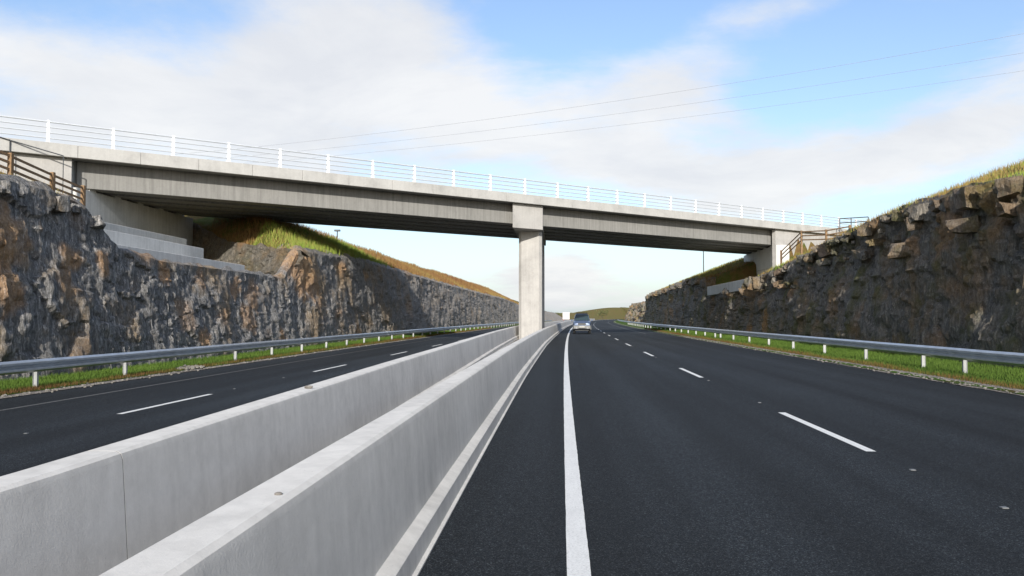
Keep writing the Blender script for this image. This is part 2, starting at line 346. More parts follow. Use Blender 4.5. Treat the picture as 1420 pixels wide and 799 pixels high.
def rock_face(name, ys, base, topf, zbot, nrm, amp, seed, mat, ochre_at, rows=46, lean=.6, far_lean=None, caplen=2.4, capmin=False, chunkf=lambda k: 1.0, sunlitf=lambda v: 0.0):
    V = []; T = []; Fc = []
    for y in ys:
        b0 = base(y); n0 = nrm(y); zt = topf(y); ln = lean if far_lean is None else far_lean(y)
        for r in range(rows):
            k = r/(rows-1); z = zbot + (zt-zbot)*k
            p = b0 - n0*(ln*k); p = Vector((p.x, p.y, z))
            fade = min(1, k*6 + .3)
            rim = 1 - .5*max(0, (k-.9)/.1)
            d = rock_disp((p.x, p.y, z), seed, amp, chunkf(k))*fade*rim
            V.append(p + n0*d + Vector((0, 0, .25*amp*noise.noise((p.x*.8, p.y*.8, z+seed)))*k if False else 0*n0))
        pt = b0 - n0*ln
        for j, bk in enumerate((.25, .6, 1.1, 1.7, caplen) if not capmin else (.12, .25, .4, .55, .7)):
            p = pt - n0*bk; h = max(H(p.x, p.y) if not capmin else 0, zt) if j < 2 or capmin else H(p.x, p.y)
            V.append(Vector((p.x, p.y, h + (.16 - .09*j)*.8 + (.22*noise.noise((p.x*1.1, p.y*1.1, seed)) if j < 3 else -.05))))
    R = rows + 5
    for v in V:
        o = 0.0
        for (c_, r_, s_) in ochre_at:
            dd = (v - c_).length + .5*r_*noise.noise(v*2.3) 
            o = max(o, s_*min(1, max(0, (r_*1.15-dd)/(r_*.35))))
        o = max(o, min(.75, max(0, (noise.noise(Vector((v.x*.5, v.y*.35, v.z*.6)) + Vector((seed*3, 0, 0))) - .38)*4)))
        T.append(o)
    for j in range(len(ys)-1):
        for i in range(R-1): Fc.append((j*R+i, (j+1)*R+i, (j+1)*R+i+1, j*R+i+1))
    o = mesh_obj(name, V, Fc, mat, smooth=True)
    o.data.attributes.new('pale', 'FLOAT', 'POINT').data.foreach_set('value', [sunlitf(v) for v in V])
    at_ = o.data.attributes.new('ochre', 'FLOAT', 'POINT'); at_.data.foreach_set('value', T)
    bm = bmesh.new(); bm.from_mesh(o.data); bmesh.ops.recalc_face_normals(bm, faces=bm.faces); bm.to_mesh(o.data); bm.free()
    for p in o.data.polygons: p.use_smooth = True
    o.data.set_sharp_from_angle(angle=math.radians(32))
    return tag(o, kind='structure')
def wl(px, py):                                            # a point on the left face under that pixel
    d = 20.0
    for _ in range(30): d = 14.8*F/(777-px) if px < 600 else d
    return at(px, py, d)
OCH = [(wl(107, 360), .55, 1), (wl(150, 363), .45, .95), (wl(238, 378), .6, 1), (wl(289, 382), .6, .7), (wl(259, 438), .7, .5), (wl(280, 470), .5, .9), (wl(68, 308), .35, .8), (wl(11, 308), .9, .7), (wl(6, 357), .6, 1), (wl(8, 400), .7, .9),
       (wl(345, 441), .8, .7), (wl(353, 412), .8, .7), (wl(420, 378), 1.6, .9), (wl(408, 345), 1.4, .7), (wl(432, 395), 1.2, .8), (wl(385, 464), .5, 1), (wl(95, 390), .5, .5), (wl(332, 400), .6, .8), (wl(30, 330), .8, .5), (wl(560, 430), 1.2, .5), (wl(300, 345), .5, .6)]
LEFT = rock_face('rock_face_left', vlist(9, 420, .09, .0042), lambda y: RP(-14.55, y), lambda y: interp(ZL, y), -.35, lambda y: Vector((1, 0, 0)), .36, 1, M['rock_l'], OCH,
                 rows=58, sunlitf=lambda v: smooth(50, 95, v.y), chunkf=lambda k: .52 + .35*smooth(.8, 1, k), far_lean=lambda y: .6 + 5*smooth(170, 300, y))  # sunlit look past the bridge painted as paler rock
OCR = [(at(1050, 442, 55.5), 1.0, 1), (at(1225, 305, 33), .8, .9), (at(1290, 310, 29.5), 1.2, .8), (at(1365, 285, 26), 1.0, .6), (at(1250, 340, 32), .7, .7), (at(1185, 340, 37), .5, .9), (at(1200, 330, 36), .4, 1), (at(905, 440, 118), 3, .5), (at(1000, 400, 68), 1.2, .4), (at(1330, 400, 27.5), 1.2, .35), (at(1150, 410, 41), 1, .4)]
RIGHT = rock_face('rock_face_right', vlist(12, 640, .10, .0045), lambda y: RP(13.25, y), lambda y: interp(ZR, y), -.15, lambda y: Vector((-1, 0, 0)), .52, 2, M['rock_r'], OCR,
                  rows=54, chunkf=lambda k: .6 + .5*smooth(.5, .85, k), far_lean=lambda y: .6 + 2.4*smooth(160, 172, y))
# side faces closing the two bridge-seat recesses
a0, a1 = Vector((-15.35, 44.9, 0)), Vector((-29.5, 57.0, 0)); dd = (a1-a0).normalized(); nn = Vector((dd.y, -dd.x, 0)); nn = nn if nn.y < 0 else -nn
rock_face('rock_face_recess_left', [.12*i for i in range(int((a1-a0).length/.12))], lambda s: a0 + dd*s, lambda s: 5.25 + min(4.0, s*.13 + max(0, s-9)*.2), 3.7, lambda s: nn, .42, 3, M['rock_shade'], [(at(405, 360, 44), 1.2, .6), (at(350, 360, 47), .9, .4)], rows=30, lean=.9, caplen=1.9, capmin=True)
b0_, b1_ = RP(14.3, 85.0), RP(21.5, 87.3); de = (b1_-b0_).normalized(); ne = Vector((-de.y, de.x, 0)); ne = ne if ne.y < 0 else -ne
rock_face('rock_face_recess_right', [.2*i for i in range(int((b1_-b0_).length/.2))], lambda s: b0_ + de*s, lambda s: 5.5 + min(2.4, s*.34), 3.9, lambda s: ne, .5, 4, M['rock_r'], [], rows=22, lean=.8, caplen=1.9, capmin=True)

# loose and bedded blocks along the crests: pieces of the rock faces
def block_mesh(seed, mat):
    r = random.Random(seed); bm = bmesh.new(); bmesh.ops.create_cube(bm, size=1.0)
    for v in bm.verts: v.co += Vector((r.uniform(-.16, .16), r.uniform(-.16, .16), r.uniform(-.16, .16)))
    bmesh.ops.subdivide_edges(bm, edges=bm.edges[:], cuts=2, use_grid_fill=True)
    for v in bm.verts:
        n_ = v.co.normalized(); v.co += n_*(.16*noise.noise(v.co*2.1 + Vector((seed, 0, 0))) + .08*noise.noise(v.co*5 + Vector((seed, 3, 0))) - (.09 if v.co.length > .72 else 0))
    me = bpy.data.meshes.new('rock_block'); bm.to_mesh(me); bm.free(); me.materials.append(mat)
    a_ = me.attributes.new('ochre', 'FLOAT', 'POINT'); oc = r.choice((0, 0, 0, .25, .5)); a_.data.foreach_set('value', [oc]*len(me.vertices)); return me
BR = [block_mesh(i, M['rock_r']) for i in range(9)]; BL = [block_mesh(40+i, M['rock_l']) for i in range(7)]
def blocks(parent, meshes, spots):
    for i, (p, s) in enumerate(spots):
        o = link('rock_block', random.choice(meshes), parent); o.location = p; o.rotation_euler = (random.uniform(-.25, .25), random.uniform(-.25, .25), random.uniform(0, 6.28)); o.scale = s
sp1 = []
y = 19.0
while y < 64:
    w_ = random.choice((.3, .4, .5, .7, 1.0))*random.uniform(.85, 1.15); zt = interp(ZR, y)
    if random.random() < .8: sp1.append((RP(13.86 + random.uniform(-.08, .3), y, zt - .3*w_ + random.uniform(-.12, .04)), (w_*.7, w_*random.uniform(.9, 1.4), w_*random.uniform(.5, .8))))
    if random.random() < .55: sp1.append((RP(13.74, y + random.uniform(-.3, .6), zt - random.uniform(.6, 1.7)), (w_*.5, w_*random.uniform(1.0, 1.7), w_*random.uniform(.4, .6))))
    y += w_*random.uniform(.7, 1.5)
for y in np.arange(88, 160, 2.3): sp1.append((RP(13.95, float(y) + random.uniform(-.8, .8), interp(ZR, float(y)) - random.uniform(.1, .4)), (.7, random.uniform(.7, 1.8), random.uniform(.4, .8))))
for y in np.arange(170, 300, 3.4):
    for k in (random.uniform(.1, .5), random.uniform(.4, .9), random.uniform(.8, .97)): sp1.append((RP(13.4 + 3.0*k, float(y) + random.uniform(-1, 1), interp(ZR, float(y))*k), (random.uniform(.6, 1.2), random.uniform(.8, 1.8), random.uniform(.6, 1.1))))
blocks(RIGHT, BR, sp1)
sp2 = []
for y in np.arange(14, 26, .9): sp2.append((RP(-15.2 + random.uniform(-.2, .05), float(y), interp(ZL, float(y)) + random.uniform(-.35, -.12)), (.5, random.uniform(.3, .7), random.uniform(.25, .5))))
blocks(LEFT, BL, sp2)

# ---------------------------------------------------------------- roads, verges, markings
RV = [-30 + 2*i for i in range(15)] + vlist(0, 660, 1.0, .02)
def strip(name, u0, u1, z0, z1, mat, ys=RV, parent=None, wob=0.0):
    v = []; f = []
    for y in ys:
        w0 = wob*noise.noise((y*1.7, u0, 0)) + wob*.6*noise.noise((y*5.1, u0, 4)); w1 = w0*.7 + wob*noise.noise((y*6.3, u1, 9)) if wob < .02 else 0; v += [RP(u0 + w0, y, z0), RP(u1 + w1, y, z1)]
    for i in range(len(ys)-1): f.append((2*i, 2*i+1, 2*i+3, 2*i+2))
    return mesh_obj(name, v, f, mat, parent)
road_r = tag(strip('road_right', -1.6, 9.42, 0, 0, M['asphalt']), kind='structure')
road_l = tag(strip('road_left', -12.55, -2.55, -.22, -.22, M['asphalt']), kind='structure')
tag(strip('median_floor', -4.6, -1.5, -.03, -.03, M['gravel'], RV), kind='structure')
tag(strip('verge_right', 9.36, 14.2, .03, .14, M['verge'], [y for y in RV if y < 640], wob=.1), kind='structure')
tag(strip('gravel_edge_right', 9.28, 9.85, .012, .05, M['gravel'], [y for y in vlist(6, 420, .3, .012)], wob=.07), kind='structure')
v = []; f = []
ys_ = vlist(6, 560, .3, .012)
for y in ys_: v += [RP(-15.0, y, -.06), RP(-12.72 + .1*noise.noise((y*1.3, 2, 0)), y, -.18)]
for i in range(len(ys_)-1): f.append((2*i, 2*i+1, 2*i+3, 2*i+2))
tag(mesh_obj('verge_left', v, f, M['verge']), kind='structure')
v = []
for y in ys_: v += [RP(-13.0, y, -.178), RP(-12.42 + .07*noise.noise((y*1.9, 5, 0)), y, -.205)]
tag(mesh_obj('gravel_edge_left', v, f, M['gravel']), kind='structure')
strip('edge_line', .035, .185, .004, .004, M['paint'], vlist(1.2, 640, .04, .008), road_r) if False else strip('edge_line', .035, .185, .004, .004, M['paint'], vlist(1.2, 640, .04, .008), road_r, wob=.0035)
strip('edge_line', -3.95, -3.80, -.216, -.216, M['paint'], vlist(-6, 500, 1, .02), road_l)
strip('faded_edge_line', -10.98, -10.88, -.216, -.216, M['faded'], vlist(4, 400, 1, .02), road_l)
for k in range(22):
    y0 = 10.05 + 12*k; strip('lane_dash', 3.62, 3.74, .004, .004, M['paint'], [y0, y0+2, y0+4], road_r)
    y0 = 15.0 + 12*k; strip('lane_dash', -8.36, -8.24, -.216, -.216, M['paint'], [y0, y0+2, y0+4], road_l)
strip('edge_line', 7.45, 7.6, .004, .004, M['faded'], vlist(80, 500, 2, .02), road_r)
stud = MB().box(-.028, .028, -.03, .03, 0, .012).build('road_stud', M['trim'], road_r, .006)
stud.location = at(1353, 690, 1); stud.location = RP(3.70, 7.15, .001)
for (u, y) in ((3.66, 8.85), (3.68, 15.6), (3.68, 21.0), (3.68, 33), (3.68, 45)):
    o = link('road_stud', stud.data, road_r); o.location = RP(u, y, .001)
for (u, y) in ((-8.35, 12.4), (-8.3, 20.4), (-8.35, 24.2)):
    o = link('road_stud', stud.data, road_l); o.location = RP(u, y, -.219)

# stones strewn along the road edges
bm = bmesh.new()
def pebble(p, r):
    g = bmesh.ops.create_icosphere(bm, subdivisions=1, radius=r)
    for v in g['verts']: v.co = Vector((v.co.x*random.uniform(.8, 1.3), v.co.y*random.uniform(.8, 1.4), v.co.z*random.uniform(.5, .8))) + p
for i in range(900):
    y = 8 + 60*random.random()**1.6
    pebble(RP(9.5 + random.gauss(0, .16), y, .03), random.uniform(.012, .045))
    if i % 2: pebble(RP(-12.6 + random.gauss(0, .15), y + 4, -.19), random.uniform(.015, .05))
for (u, y) in ((-12.9, 27.3), (-12.85, 27.9), (-13.0, 28.3), (10.2, 15.6), (10.0, 15.9)):
    for k in range(14): pebble(RP(u + random.gauss(0, .18), y + random.gauss(0, .3), -.14 if u < 0 else .07), random.uniform(.04, .11))
me = bpy.data.meshes.new('edge_stones'); bm.to_mesh(me); bm.free(); me.materials.append(M['stone'])
tag(link('edge_stones', me), 'pale loose stones strewn along both carriageway edges', 'stones', kind='stuff')

# ---------------------------------------------------------------- grass blades
def blades(name, n, fy, fu, zf, hmin, hmax, wid, tonef, mat, label):
    V = np.zeros((n*3, 3)); T = np.zeros(n*3); i = 0
    for k in range(n):
        y = fy(); u = fu(y); p = RP(u, y); z = zf(p.x, p.y, u)
        if z > 3.5 and z < 4.3 and y < 86: z = -.5
        sc = 1 + max(0, y-25)*.02
        h = random.uniform(hmin, hmax)*min(sc, 1.6); w = wid*sc; a = random.uniform(0, 6.283); ln = random.uniform(0, .55)*h; b_ = random.uniform(0, 6.283)
        V[i] = (p.x-math.cos(a)*w, y-math.sin(a)*w, z-.02); V[i+1] = (p.x+math.cos(a)*w, y+math.sin(a)*w, z-.02); V[i+2] = (p.x+math.cos(b_)*ln, y+math.sin(b_)*ln, z+h)
        T[i:i+3] = min(1, max(0, tonef(p.x, y, u) + random.uniform(-.18, .18))); i += 3
    me = bpy.data.meshes.new(name); me.from_pydata(V.tolist(), [], [(3*k, 3*k+1, 3*k+2) for k in range(n)])
    me.attributes.new('tone', 'FLOAT', 'POINT').data.foreach_set('value', T); me.materials.append(mat)
    return tag(link(name, me), label, 'grass', kind='stuff')
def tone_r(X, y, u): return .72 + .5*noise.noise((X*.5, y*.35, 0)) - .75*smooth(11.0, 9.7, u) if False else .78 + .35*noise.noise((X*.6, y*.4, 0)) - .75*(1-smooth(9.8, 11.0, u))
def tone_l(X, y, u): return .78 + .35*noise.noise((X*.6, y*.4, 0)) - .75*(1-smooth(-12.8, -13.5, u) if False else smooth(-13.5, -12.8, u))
pw = lambda a, b, e: (lambda: a + (b-a)*random.random()**e)
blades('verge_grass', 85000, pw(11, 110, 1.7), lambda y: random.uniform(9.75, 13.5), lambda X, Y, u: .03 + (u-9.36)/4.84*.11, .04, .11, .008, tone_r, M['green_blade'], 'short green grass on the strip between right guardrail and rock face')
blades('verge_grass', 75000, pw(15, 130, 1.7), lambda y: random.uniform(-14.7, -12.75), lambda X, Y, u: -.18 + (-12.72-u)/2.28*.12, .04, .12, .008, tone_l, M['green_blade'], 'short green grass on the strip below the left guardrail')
blades('bank_grass', 42000, pw(18, 150, 1.5), lambda y: 14.0 + 7*random.random()**1.5, lambda X, Y, u: H(X, Y), .05, .27, .012, lambda X, y, u: .66 + .6*noise.noise((X*.3, y*.3, 0)), M['gold_blade'], 'dry golden grass along the top of the right rock face')
def bl_y():
    while True:
        y = 45.5 + 194*random.random()**1.5
        return y
blades('bank_grass', 60000, bl_y, lambda y: -15.4 - 9*random.random(), lambda X, Y, u: H(X, Y), .08, .36, .014,
       lambda X, y, u: (.98 if (y < 72 and u > -19.5) else .32) + .45*noise.noise((X*.2, y*.15, 5)), M['gold_blade'], 'rust and green grass on the slope above the left rock face')
blades('bank_grass', 9000, lambda: random.uniform(12, 26), lambda y: -15.5 - 9*random.random(), lambda X, Y, u: H(X, Y), .08, .3, .012, lambda X, y, u: .6, M['gold_blade'], 'sparse dry grass under the timber fence on the left bank')

# ---------------------------------------------------------------- median barriers
HP = [(.296, -.05), (.296, .012), (.268, .018), (.258, .16), (.24, .175), (.17, .2), (.125, .85), (.112, .885), (.085, .9)]
PROF = [(-o, z) for o, z in HP] + HP[::-1]

def barrier(label, uf, kf, joints, extra):
    root = tag(empty('concrete_barrier', RP(uf(0), 0, 0)), label, 'barrier', 'median barriers'); o0 = root.location
    js = joints
    core = [(o - (.0012 if o > 0 else -.0012), z - .0012) for o, z in PROF]
    for y in js[1:-1]: MB().sweep(core, [(RP(uf(y), y - .03, kf(y)) - o0, (1, 0, 0)), (RP(uf(y), y + .03, kf(y)) - o0, (1, 0, 0))]).build('joint_filler', M['dark'], root)
    for a, b_ in zip(js[:-1], js[1:]):
        ys = [a + .004] + [y for y in vlist(a + .5, b_ - .3, .5, .02)] + [b_ - .004]
        mb = MB(); mb.sweep(PROF, [(RP(uf(y), y, kf(y)) - o0, (1, 0, 0)) for y in ys]); ob = mb.build('barrier_section', M['barrier'], root)
        ob.data.polygons.foreach_set('use_smooth', [True]*len(ob.data.polygons)); ob.data.set_sharp_from_angle(angle=math.radians(28))
    return root
UN = [(-10, -1.165), (2, -1.165), (22, -1.27), (46, -1.30), (83, -1.15), (300, -1.2), (900, -1.2)]
UF = [(-10, -2.58), (4, -2.64), (8, -2.71), (12, -2.79), (20, -2.94), (40, -3.42), (60, -3.86), (68, -3.95), (76, -3.95), (90, -3.8), (130, -3.1), (180, -2.8), (900, -2.8)]
barrier('pale concrete median barrier nearest the white edge line', lambda y: interp(UN, y), lambda y: 0.0, [-4, 26, 50, 83, 120, 180, 260, 400], 0)
barrier('pale concrete median barrier beside the left carriageway', lambda y: interp(UF, y), lambda y: interp([(0, -.075), (4, -.075), (14, -.04), (40, 0), (900, 0)], y), [-4, 4.62, 30, 56, 80, 120, 180, 260, 400], 0)
def pebble_thing(p, r, label):
    bm = bmesh.new(); bmesh.ops.create_icosphere(bm, subdivisions=2, radius=r)
    for v in bm.verts: v.co = Vector((v.co.x*1.5, v.co.y*1.1, v.co.z*.7))*(1 + .5*noise.noise(v.co*30 + Vector(p)))
    me = bpy.data.meshes.new('stone'); bm.to_mesh(me); bm.free(); me.materials.append(M['stone']); o = link('stone', me); o.location = p
    tag(o, label, 'stone')
pebble_thing(RP(interp(UF, 8.6) + .04, 8.6, .9 - .055 + .012), .028, 'small brown stone lying on top of the farther barrier')
pebble_thing(RP(interp(UN, 3.2) + .06, 3.2, .9 + .004), .010, 'tiny stone chip lying on top of the nearer barrier')

# ---------------------------------------------------------------- steel guardrails
WP = [(0, 0), (.025, .02), (.085, .055), (.085, .10), (.01, .14), (.01, .17), (.085, .21), (.085, .255), (.025, .29), (0, .31)]
WPROF = WP + [(o-.006, z) for o, z in reversed(WP)]
def guardrail(label, u, zbase, railz, side, posts, y0, y1, rail_u):
    root = tag(empty('guardrail', RP(u, posts[0], zbase)), label, 'guardrail', 'steel guardrails'); o0 = root.location
    pm = None
    for y in posts:
        if pm is None:
            mb = MB(); zt = railz - zbase + .24
            mb.box(-.055, .055, -.0035, .0035, -.3, zt); mb.box(-.055, -.049, -.035, .035, -.3, zt); mb.box(.049, .055, -.035, .035, -.3, zt)
            mb.box(side*.055, side*.055 + side*.02, -.03, .03, zt-.22, zt-.02)
            ob = mb.build('post', M['post'], root); pm = ob.data
        else: ob = link('post', pm, root)
        ob.location = RP(u, y, zbase) - o0; ob.rotation_euler = (0, 0, random.uniform(-.05, .05))
    y = y0
    while y < y1:
        e = min(y1, y + 12.6); ys = [y] + [q for q in (y+2.1, y+4.2, y+6.3, y+8.4, y+10.5) if q < e] + [e + .25]
        mb = MB(); mb.sweep([(o*side + side*.01*(int(y) % 2), z) for o, z in WPROF], [(RP(rail_u, q, railz + .008*noise.noise((q*.3, u, 0))) - o0, (1, 0, 0)) for q in ys])
        mb.build('rail', M['galv'], root); y = e
    return root
pr = [13.3, 18.3, 23.2, 25.8] + [30.6 + 4.8*k for k in range(6)] + [59.2, 61.4] + [66 + 4.8*k for k in range(24)]
guardrail('steel crash barrier on posts below the right rock face', 11.0, .08, .44, -1, pr, 9.0, 330, 10.9)
pl = [15.7, 19.9, 24.1, 32.4] + [36.5 + 4.2*k for k in range(34)]
guardrail('steel crash barrier on posts below the left rock face', -13.2, -.15, .24, 1, pl, 9.0, 300, -13.1)

# ---------------------------------------------------------------- the bridge
BRG = tag(empty('bridge', (-2.2, 60, 0)), 'grey concrete overbridge with metal parapet crossing both carriageways', 'bridge')
BO = BRG.location
def bld(mb, name, mat, parent=BRG, bevel=0.0, **k):
    mb.v = [v - BO for v in mb.v]; return mb.build(name, mat, parent, bevel, **k)
def dbox(t0, t1, q0, q1, z0, z1, mb=None):
    mb = mb or MB(); return mb.hexa([DP(t0, q0, z0), DP(t1, q0, z0), DP(t1, q1, z0), DP(t0, q1, z0), DP(t0, q0, z1), DP(t1, q0, z1), DP(t1, q1, z1), DP(t0, q1, z1)])
TA, TB = -42.0, 96.0
slab = MB(); slab.hexa([DP(TA, .32, ZFAS+.02), DP(TB, .32, ZFAS+.02), DP(TB, DW-.32, ZFAS+.02), DP(TA, DW-.32, ZFAS+.02), DP(TA, .32, ZFAS+.36), DP(TB, .32, ZFAS+.36), DP(TB, DW-.32, ZFAS+.36), DP(TA, DW-.32, ZFAS+.36)])
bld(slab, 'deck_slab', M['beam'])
k = -14
while k < 32:
    t0 = (k + .45)*SP; jit = random.uniform(-.004, .004)
    bld(dbox(t0 + .008, t0 + SP - .008, 0 + jit, .315, ZFAS, ZTOP), 'fascia_panel', M['deck'], bevel=.015)
    k += 1
bld(dbox(TA, TB, DW-.315, DW, ZFAS, ZTOP), 'rear_plinth', M['deck'], bevel=.015)
# beams: five per span, ends square to the road
nb = 5; bw = 1.1
for span in ((XL - .42, -2.95), (-1.75, XR + .42)):
    for j in range(nb):
        q0 = OVER + j*(DW - 2*OVER - bw)/(nb-1); q1 = q0 + bw
        c4 = [DP(t_at_x(span[0], q0), q0, 0), DP(t_at_x(span[1], q0), q0, 0), DP(t_at_x(span[1], q1), q1, 0), DP(t_at_x(span[0], q1), q1, 0)]
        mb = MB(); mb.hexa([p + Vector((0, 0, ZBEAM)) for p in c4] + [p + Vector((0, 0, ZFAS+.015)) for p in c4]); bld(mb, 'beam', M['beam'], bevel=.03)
# crosshead and pier
def prism(plan, z0, z1):
    mb = MB(); n = len(plan); mb.v = [Vector((x, y, z0)) for x, y in plan] + [Vector((x, y, z1)) for x, y in plan]
    mb.f = [tuple(range(n))[::-1], tuple(range(n, 2*n))] + [(i, (i+1) % n, n+(i+1) % n, n+i) for i in range(n)]; return mb
def yq(x, q): tt = t_at_x(x, q); return (DP(tt, q, 0)).y
xa, xb = -3.38, -1.27
ch = prism([(xa, yq(xa, .36)), (xb, yq(xb, .36)), (xb, yq(xb, DW-.36)), (xa, yq(xa, DW-.36))], 8.0, ZFAS-.005); cho = bld(ch, 'crosshead', M['pier'], bevel=.02)
x0, x1 = -3.08, -1.36; yf = yq(-2.2, .36) + 1.5; yb = yq(-2.2, DW-.36) - 1.5; cf = .2
pp = prism([(x0+cf, yf), (x1-cf, yf), (x1, yf+cf), (x1, yb-cf), (x1-cf, yb), (x0+cf, yb), (x0, yb-cf), (x0, yf+cf)], -.5, 8.005); bld(pp, 'pier', M['pier'])
# abutments: face walls parallel to the road, wing walls in line with the fascia
def abut(x, sgn, zb, zshelf, tw0, tw1, zwing):
    yA, yB = yq(x, .34), yq(x, DW-.34)
    th = 1.2*sgn
    bld(prism([(x, yA), (x+th, yA + .0), (x+th, yB), (x, yB)] if sgn > 0 else [(x+th, yA), (x, yA), (x, yB), (x+th, yB)], zb, zshelf), 'bearing_wall', M['abut'], bevel=.02)
    bld(prism([(x-.02*sgn, yA+.3), (x+.3*sgn, yA+.3), (x+.3*sgn, yB-.01), (x-.02*sgn, yB-.01)] if sgn > 0 else [(x-.3, yA+.3), (x+.02, yA+.3), (x+.02, yB-.01), (x-.3, yB-.01)], 6.25, 6.31), 'lift_joint', M['pier'])
    bld(prism([(x+.62*sgn, yq(x+.62*sgn, .36)), (x+1.3*sgn, yq(x+1.3*sgn, .36)), (x+1.3*sgn, yB), (x+.62*sgn, yB)], zshelf+.003, ZFAS+.012), 'ballast_wall', M['abut'])
    bld(dbox(min(tw0, tw1), max(tw0, tw1), .33, .75, zwing, ZFAS-.006), 'wing_wall', M['pier'], bevel=.02)
abut(XL, -1, 3.6, 8.3, t_at_x(XL, .4) - .3, -40, 4.2)
abut(XR, 1, 3.6, 8.3, t_at_x(XR, .4) - .1, 92, 4.6)
for j in range(nb):                                            # bearings under the beams
    q = OVER + j*(DW-2*OVER-bw)/(nb-1) + bw/2
    for x in (XL - .3, XR + .3):
        p = DP(t_at_x(x, q), q, 0); mb = MB().box(p.x-.3, p.x+.3, p.y-.3, p.y+.3, 8.29, ZBEAM+.01); bld(mb, 'bearing', M['abut'])
# stepped footing walls on the rock shelves
bld(MB().box(-19.6, -19.0, 30.5, 42.6, 3.4, 5.27), 'footing_wall', M['abut'], bevel=.02)
bld(MB().box(-22.6, -22.0, 36.5, 47.0, 3.4, 6.2), 'footing_wall', M['abut'], bevel=.02)
bld(MB().box(-18.99, -16.2, 27.6, 41.2, 3.3, 4.27), 'footing_slab', M['abut'], bevel=.02)
bld(MB().box(14.25, 18.0, 62.2, 80.5, 3.7, 4.55), 'footing_slab', M['abut'], bevel=.02)
bld(MB().box(16.6, 17.3, 60.0, 64.5, 4.5, 5.3), 'footing_wall', M['abut'], bevel=.02)
# parapet
pmesh = None
for i in range(-12, 30):
    tt = i*SP
    if pmesh is None:
        mb = MB(); mb.hexa([Vector((-.075, -.10, 0)), Vector((.075, -.10, 0)), Vector((.075, .05, 0)), Vector((-.075, .05, 0)), Vector((-.06, -.10, 1.13)), Vector((.06, -.10, 1.13)), Vector((.06, .03, 1.13)), Vector((-.06, .03, 1.13))]); mb.box(-.1, .1, -.1, .1, 0, .02)
        ob = mb.build('parapet_post', M['parapet'], BRG); pmesh = ob.data
    else: ob = link('parapet_post', pmesh, BRG)
    ob.location = DP(tt, .16, ZTOP) - BO; ob.rotation_euler = (0, 0, math.atan2(DDIR.y, DDIR.x))
for z, r in ((.22, .032), (.50, .032), (.78, .032), (1.05, .042)):
    for a_ in range(-12, 29, 6):
        mb = MB(); mb.tube([DP(a_*SP, .085, ZTOP+z), DP(min(29, a_+6)*SP - .01, .085, ZTOP+z)], r*1.05, 8); bld(mb, 'parapet_rail', M['prail'])

# handrail on the left wing wall and on the right
hr = tag(empty('handrail', at(10, 213, 40.3)), 'thin dark handrail sloping down beside the left wing wall', 'handrail')
A = [at(-40, 178, 39.2), at(9, 193, 40.0), at(84, 215, 40.9)]
ho = hr.location
for p, q in zip(A[:-1], A[1:]): MB().tube([p-ho, q-ho], .03, 6).build('rail', M['dark'], hr)
MB().tube([A[1]-ho + Vector((0, 0, -2.6)), A[1]-ho], .025, 6).build('post', M['dark'], hr)
MB().tube([A[2]-ho + Vector((0, 0, -2.6)), A[2]-ho], .025, 6).build('post', M['dark'], hr)
hr2 = tag(empty('handrail', at(1170, 316, 80)), 'thin dark handrail at the right end of the bridge parapet', 'handrail'); ho = hr2.location
B = [at(1166, 303, 80), at(1182, 302, 79), at(1206, 300.5, 78)]
for dz in (0, -.42):
    for p, q in zip(B[:-1], B[1:]): MB().tube([p-ho + Vector((0, 0, dz)), q-ho + Vector((0, 0, dz))], .05, 6).build('rail', M['dark'], hr2)
for p in B: MB().tube([p-ho + Vector((0, 0, -1.9)), p-ho], .05, 6).build('post', M['dark'], hr2)

# ---------------------------------------------------------------- timber fences
def fence(label, tops, posth, nr, post_w, group='timber fences'):
    root = tag(empty('timber_fence', tops[0] - Vector((0, 0, posth))), label, 'fence', group); o0 = root.location
    for p in tops: MB().box(p.x-o0.x-post_w/2, p.x-o0.x+post_w/2, p.y-o0.y-post_w/2, p.y-o0.y+post_w/2, p.z-o0.z-posth-.7, p.z-o0.z).build('post', M['wood'], root, .012)
    for a_, b_ in zip(tops[:-1], tops[1:]):
        for k in range(nr):
            dz = Vector((0, -post_w/2 - .015, -.1 - k*(posth-.2)/nr)); MB().bar(a_-o0+dz, b_-o0+dz, .04, .09).build('rail', M['wood'], root, .006)
    return root
fence('brown timber post and rail fence on the left rock bank', [at(-75, 176, 25.5), at(10.5, 211, 28), at(69.5, 238, 31), at(112.5, 256.5, 34)], 1.15, 4, .15)
fence('brown timber fence stepping down the rocks by the right abutment', [at(1180, 312, 58), at(1147, 318, 60), at(1112.5, 319.5, 63), at(1084, 347, 68)], 1.15, 3, .14)

# ---------------------------------------------------------------- poles and overhead line
def pole(name, label, px, pytop, d, h, r, cat, extra=None):
    p = at(px, pytop, d); root = tag(empty(name, p - Vector((0, 0, h))), label, cat)
    MB().tube([(0, 0, -.6), (0, 0, h)], [r*1.3, r*.8], 10).build('pole', M['dark'], root, smooth=True)
    if extra == 'head': MB().box(-.28, .28, -.12, .12, h-.05, h+.12).build('lamp_head', M['dark'], root, .02)
    else: MB().tube([(0, 0, h), (0, 0, h+.25)], [r*1.2, r*.6], 8).build('cap', M['dark'], root)
    return root
pole('lamp_post', 'thin dark lamp post on the skyline of the left grass slope', 467, 320, 78, 4.2, .06, 'lamp post', 'head')
pole('pole', 'thin grey pole on the skyline under the right span', 976, 345, 105, 6.0, .07, 'pole')
LW = [(235, 213.5, 68), (235, 224, 72.5), (235, 233, 77)]; RW = [(1720, -12, 41.5), (1720, 20, 45), (1720, 50, 48.5)]
